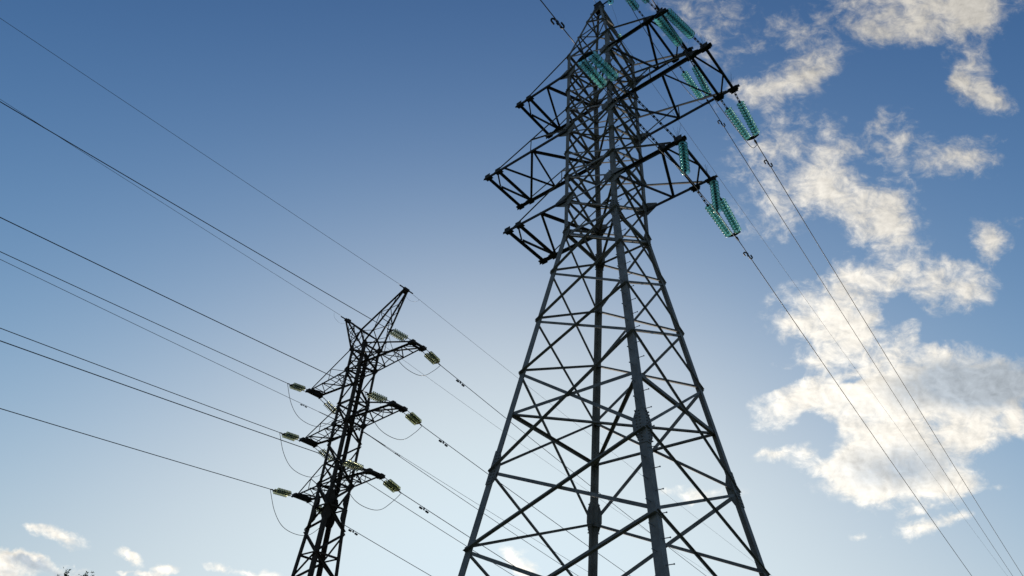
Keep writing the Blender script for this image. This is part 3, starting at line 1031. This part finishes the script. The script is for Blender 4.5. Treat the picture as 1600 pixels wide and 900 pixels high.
def small_arm(sgn, z, zt, ut, w=.705, we=.42):
    S = lambda u, v, zz=z: V(sgn * u, v * sgn, zz)
    Wd = lambda u: w + (we - w) * (u - .705) / (ut - .705)
    nz = V(0, 0, 1)
    bm = bmesh.new()
    for s in (-1, 1):
        angle_bar(bm, S(.66, s * w), S(ut, s * we), .11, -nz, side=1 if s * sgn > 0 else -1)
    arm = obj('crossarm', bm, M_OLD, small_tower)
    def bar(name, p, q, wd, n=nz):
        b = bmesh.new(); angle_bar(b, p, q, wd, n); return obj(name, b, M_OLD, arm)
    us = [.75]
    while us[-1] < ut - 1.1: us.append(us[-1] + .95)
    us.append(ut - .3)
    for i in range(len(us) - 1):
        s = 1 if i % 2 else -1
        bar('lattice_strut', S(us[i], s * Wd(us[i])) + nz * .02, S(us[i + 1], -s * Wd(us[i + 1])) + nz * .02, .06)
        if i: bar('lattice_strut', S(us[i], Wd(us[i])) + nz * .03, S(us[i], -Wd(us[i])) + nz * .03, .05)
    for s in (-1, 1):
        hi, lo = S(.7, s * w, zt), S(ut - .35, s * we) + nz * .08
        sd = V(0, s * sgn, 0)
        bar('tie_rod', hi, lo, .075, sd)
        for k, f in enumerate((.5,)):
            t_ = hi.lerp(lo, f)
            b_ = V(t_.x, t_.y, z + .04)
            bar('hanger', t_, b_, .045, sd)
            prev_ = hi.lerp(lo, f - .45)
            bar('hanger', V(prev_.x, prev_.y, z + .05), t_, .04, -sd)
    b = bmesh.new()
    if sgn < 0:
        box(b, S(ut - .10, 0) + V(0, 0, -.02), V(.15, 0, 0), V(0, .56, 0), V(0, 0, .11))
        box(b, S(ut - .50, 0) + V(0, 0, -.03), V(.06, 0, 0), V(0, .50, 0), V(0, 0, .05))
    else:
        box(b, S(ut - .02, 0) + V(0, 0, -.02), V(.045, 0, 0), V(0, .56, 0), V(0, 0, .06))
        box(b, S(ut - .34, 0) + V(0, 0, -.02), V(.045, 0, 0), V(0, .56, 0), V(0, 0, .06))
        for s in (-1, 1):
            box(b, S(ut - .18, s * .42) + V(0, 0, -.03), V(.24, 0, 0), V(0, .10, 0), V(0, 0, .10))
    for s in (-1, 1):
        box(b, S(ut - .12, s * .57) + V(0, 0, -.06), V(.22, 0, 0), V(0, .03, 0), V(0, 0, .10))
    obj('end_beam', b, M_OLD, arm)

S_ARMS = [(1, 24.32, 25.90, 5.66, 'top right'), (1, 20.29, 21.40, 4.80, 'middle right'), (1, 16.30, 17.55, 3.80, 'lowest right'),
          (-1, 24.20, 25.90, 5.28, 'top left'), (-1, 20.22, 21.40, 4.36, 'middle left'), (-1, 16.25, 17.55, 3.46, 'lowest left')]
S_FAR = {'top right': (5.30, 24.42, -.155, .00045), 'middle right': (4.40, 20.37, -.1547, .00045), 'lowest right': (3.45, 16.29, -.1545, .00045),
         'top left': (-4.95, 23.73, -.1563, .00045), 'middle left': (-4.05, 19.93, -.1598, .00045), 'lowest left': (-3.20, 16.04, -.1592, .00045)}
S_NEAR = {'top right': (5.30, 24.42, -.0294, .0003), 'middle right': (4.40, 20.36, -.0455, .0003), 'lowest right': (3.45, 16.42, -.0731, .0003),
          'top left': (-4.95, 23.90, -.0363, .0003), 'middle left': (-4.05, 20.04, -.0608, .0003), 'lowest left': (-3.20, 16.13, -.0704, .0003)}
SR = .0205
for sg, z, zt, ut, nm in S_ARMS:
    small_arm(sg, z, zt, ut)
    e = {}
    for side, par, sy in (('far', S_FAR[nm], 1), ('near', S_NEAR[nm], -1)):
        u, z0, m, k = par
        ys = 1.98
        d = slope_dir(u, z0, m, k, 0, ys, sy)
        Y = span(u, z0, m, k, 0, ys, ys + 1, sy)[0]
        c = sg * (ut - .12)
        e[side] = tension_set('insulator_set', ST, [(c - .19, .58 * sy, z - .10), (c + .19, .58 * sy, z - .10)], Y, d, 8, .125, DISC_PALE, .36,
                              'pale green insulator pair on the %s side of the dark tower\'s %s arm' % ('right' if sy > 0 else 'left', nm),
                              'double insulator strings of the dark tower', .30, .06)
        pts = [e[side]] + span(u, z0, m, k, 0, abs(e[side].y) + .3, 260 if sy > 0 else 140, sy)
        wire('conductor', ST, pts, SR, M_WIRE, 'dark conductor %s from the dark tower\'s %s arm' % ('running down right' if sy > 0 else 'running to the left edge', nm),
             'power line', 'conductors of the dark tower')
        if sy > 0:
            s = 4.25
            q = span(u, z0, m, k, 0, s, s + 1, 1)[0]
            weight_damper(ST, q, d, 'dumbbell wire damper on the wire right of the %s arm of the dark tower' % nm)
    f, n_ = e['far'], e['near']
    mid = (f.z + n_.z) / 2
    dp = 1.75 if sg > 0 else 1.85
    pts = [n_, V(n_.x, n_.y * .72, mid - dp * .52), V(n_.x, n_.y * .38, mid - dp * .90), V((n_.x + f.x) / 2, .12, mid - dp),
           V(f.x, f.y * .45, mid - dp * .88), V(f.x, f.y * .78, mid - dp * .46), f]
    wire('jumper_wire', ST, spline(pts), .0165, M_WIRE, 'jumper wire drooping in a loop under the dark tower\'s %s arm' % nm, jl, 'jumper loops of the dark tower')

# earth wires of the dark tower
for nm, u, zf, mf, kf, zn, mn, kn in (('right', 3.25, 29.75, -.1015, .0002, 29.80, -.0103, .0002), ('left', -3.25, 29.82, -.108, .0004, 29.79, .0279, .0002)):
    wire('earth_wire', ST, span(u, zf, mf, kf, 0, .62, 260, 1), .010, M_EARTH, 'thin earth wire running down right from the %s horn of the dark tower' % nm, 'power line')
    wire('earth_wire', ST, span(u, zn, mn, kn, 0, .62, 140, -1), .011, M_EARTH, 'thin earth wire running to the left edge from the %s horn of the dark tower' % nm, 'power line')
    q = 1.25 if nm == 'right' else -1.25
    wire('jumper_wire', ST, spline([(u, q, 29.68), (u, q * .88, 29.36), (u * .98, q * .45, 29.14), (u * .94, q * .05, 29.40)]), .006, M_EARTH,
         'hair-thin bonding wire hanging under the %s horn of the dark tower' % nm, jl)
# fibre cable anchored on the body
for nm, par, sy, ln in (('right', (.72, 20.0, -.1186, .0005), 1, 260), ('left', (.45, 20.0, -.008, .0003), -1, 140)):
    pts = span(*par, 0, .72, ln, sy)
    wire('fibre_cable', ST, pts, .012, M_EARTH, 'thin cable fixed to the middle of the dark tower body, running to the %s' % nm, 'cable')
    d = slope_dir(*par, 0, 1, sy)
    bm = bmesh.new()
    q0 = span(*par, 0, .72, 3, sy)[0]
    q1 = span(*par, 0, 2.6, 3, sy)[0]
    tube(bm, [V(0, 0, 0), (q1 - q0)], [.035, .022], 7)
    o = obj('dead_end_grip', bm, M_FIT)
    o.location = world(ST, q0); o.rotation_euler = (0, 0, YAW)
    tag(o, 'long dark grip holding the thin cable at the %s of the dark tower body' % nm, 'cable grip')
    q = span(*par, 0, 3.7, 4, sy)[0]
    weight_damper(ST, q, d, 'small dumbbell damper on the thin cable %s of the dark tower body' % nm, .6)

# ------------------------------------------------------------------ young tree whose top shoots reach into the lower left corner
rng = random.Random(7)
TD = 22.0
taz = R(-29.6)
tb = V(math.sin(taz) * TD, math.cos(taz) * TD, 0)
tree = empty('young_tree', tb)
tag(tree, 'young leafy tree at the lower left, only its upright top shoots showing', 'tree')
TOPZ = 1.55 + TD * math.tan(R(10.95))
bm = bmesh.new()
tr = [V(0, 0, 0), V(.03, .02, 1.0), V(-.02, .05, 2.2), V(.05, .02, 3.4), V(.0, .0, TOPZ - 1.0)]
tube(bm, spline(tr, 5), [.10 - .085 * i / 20 for i in range(21)], 8)
right = V(math.cos(taz), -math.sin(taz), 0)
shoots = []
# shoots in view: sideways offset and height below the tallest tip
for off, dz in ((-.34, -.20), (.0, -.04), (.16, -.17), (.33, .0), (.50, -.01), (.62, -.16)):
    shoots.append((right * (off * .74 - .06) + V(rng.uniform(-.25, .25) * math.sin(taz), rng.uniform(-.25, .25) * math.cos(taz), 0), TOPZ + dz))
for k in range(26):
    a = rng.uniform(0, 6.28); r_ = rng.uniform(.25, 1.25)
    shoots.append((V(math.cos(a) * r_, math.sin(a) * r_, 0), TOPZ - .45 - r_ * rng.uniform(.35, .9) - rng.uniform(0, .5)))
lf = bmesh.new()
def leaf(c, d, ln, wd):
    d = d.normalized()
    s = d.cross(V(rng.uniform(-1, 1), rng.uniform(-1, 1), rng.uniform(-1, 1))).normalized() * wd
    n = d.cross(s).normalized() * wd * .3
    v = [lf.verts.new(c), lf.verts.new(c + d * ln * .45 + s + n), lf.verts.new(c + d * ln), lf.verts.new(c + d * ln * .45 - s + n)]
    lf.faces.new((v[0], v[1], v[2])); lf.faces.new((v[0], v[2], v[3]))
for p, zt in shoots:
    zb = max(.9, zt - rng.uniform(1.4, 2.4))
    root_ = V(p.x * .15, p.y * .15, max(.6, zb - .9))
    midp = V(p.x * .75, p.y * .75, (root_.z + zt) / 2 - .1)
    path = spline([root_, midp, V(p.x, p.y, zt - .35), V(p.x + rng.uniform(-.03, .03), p.y, zt)], 8)
    tube(bm, path, [.026 - .023 * i / (len(path) - 1) for i in range(len(path))], 5)
    for i in range(8, len(path)):
        for k in range(7):
            c = path[i] + V(rng.uniform(-.015, .015), rng.uniform(-.015, .015), rng.uniform(-.05, .05))
            a = rng.uniform(0, 6.28)
            up = rng.uniform(.2, 1.3)
            leaf(c, V(math.cos(a), math.sin(a), up), rng.uniform(.045, .085), rng.uniform(.010, .018))
    for k in range(90):
        q = path[rng.randrange(4, len(path) - 6)]
        c = q + V(rng.gauss(0, .16), rng.gauss(0, .16), rng.gauss(0, .16))
        a = rng.uniform(0, 6.28)
        leaf(c, V(math.cos(a), math.sin(a), rng.uniform(-.4, .8)), rng.uniform(.06, .10), rng.uniform(.014, .024))
obj('trunk', bm, M_BARK, tree, smooth=True)
obj('crown', lf, M_LEAF, tree)
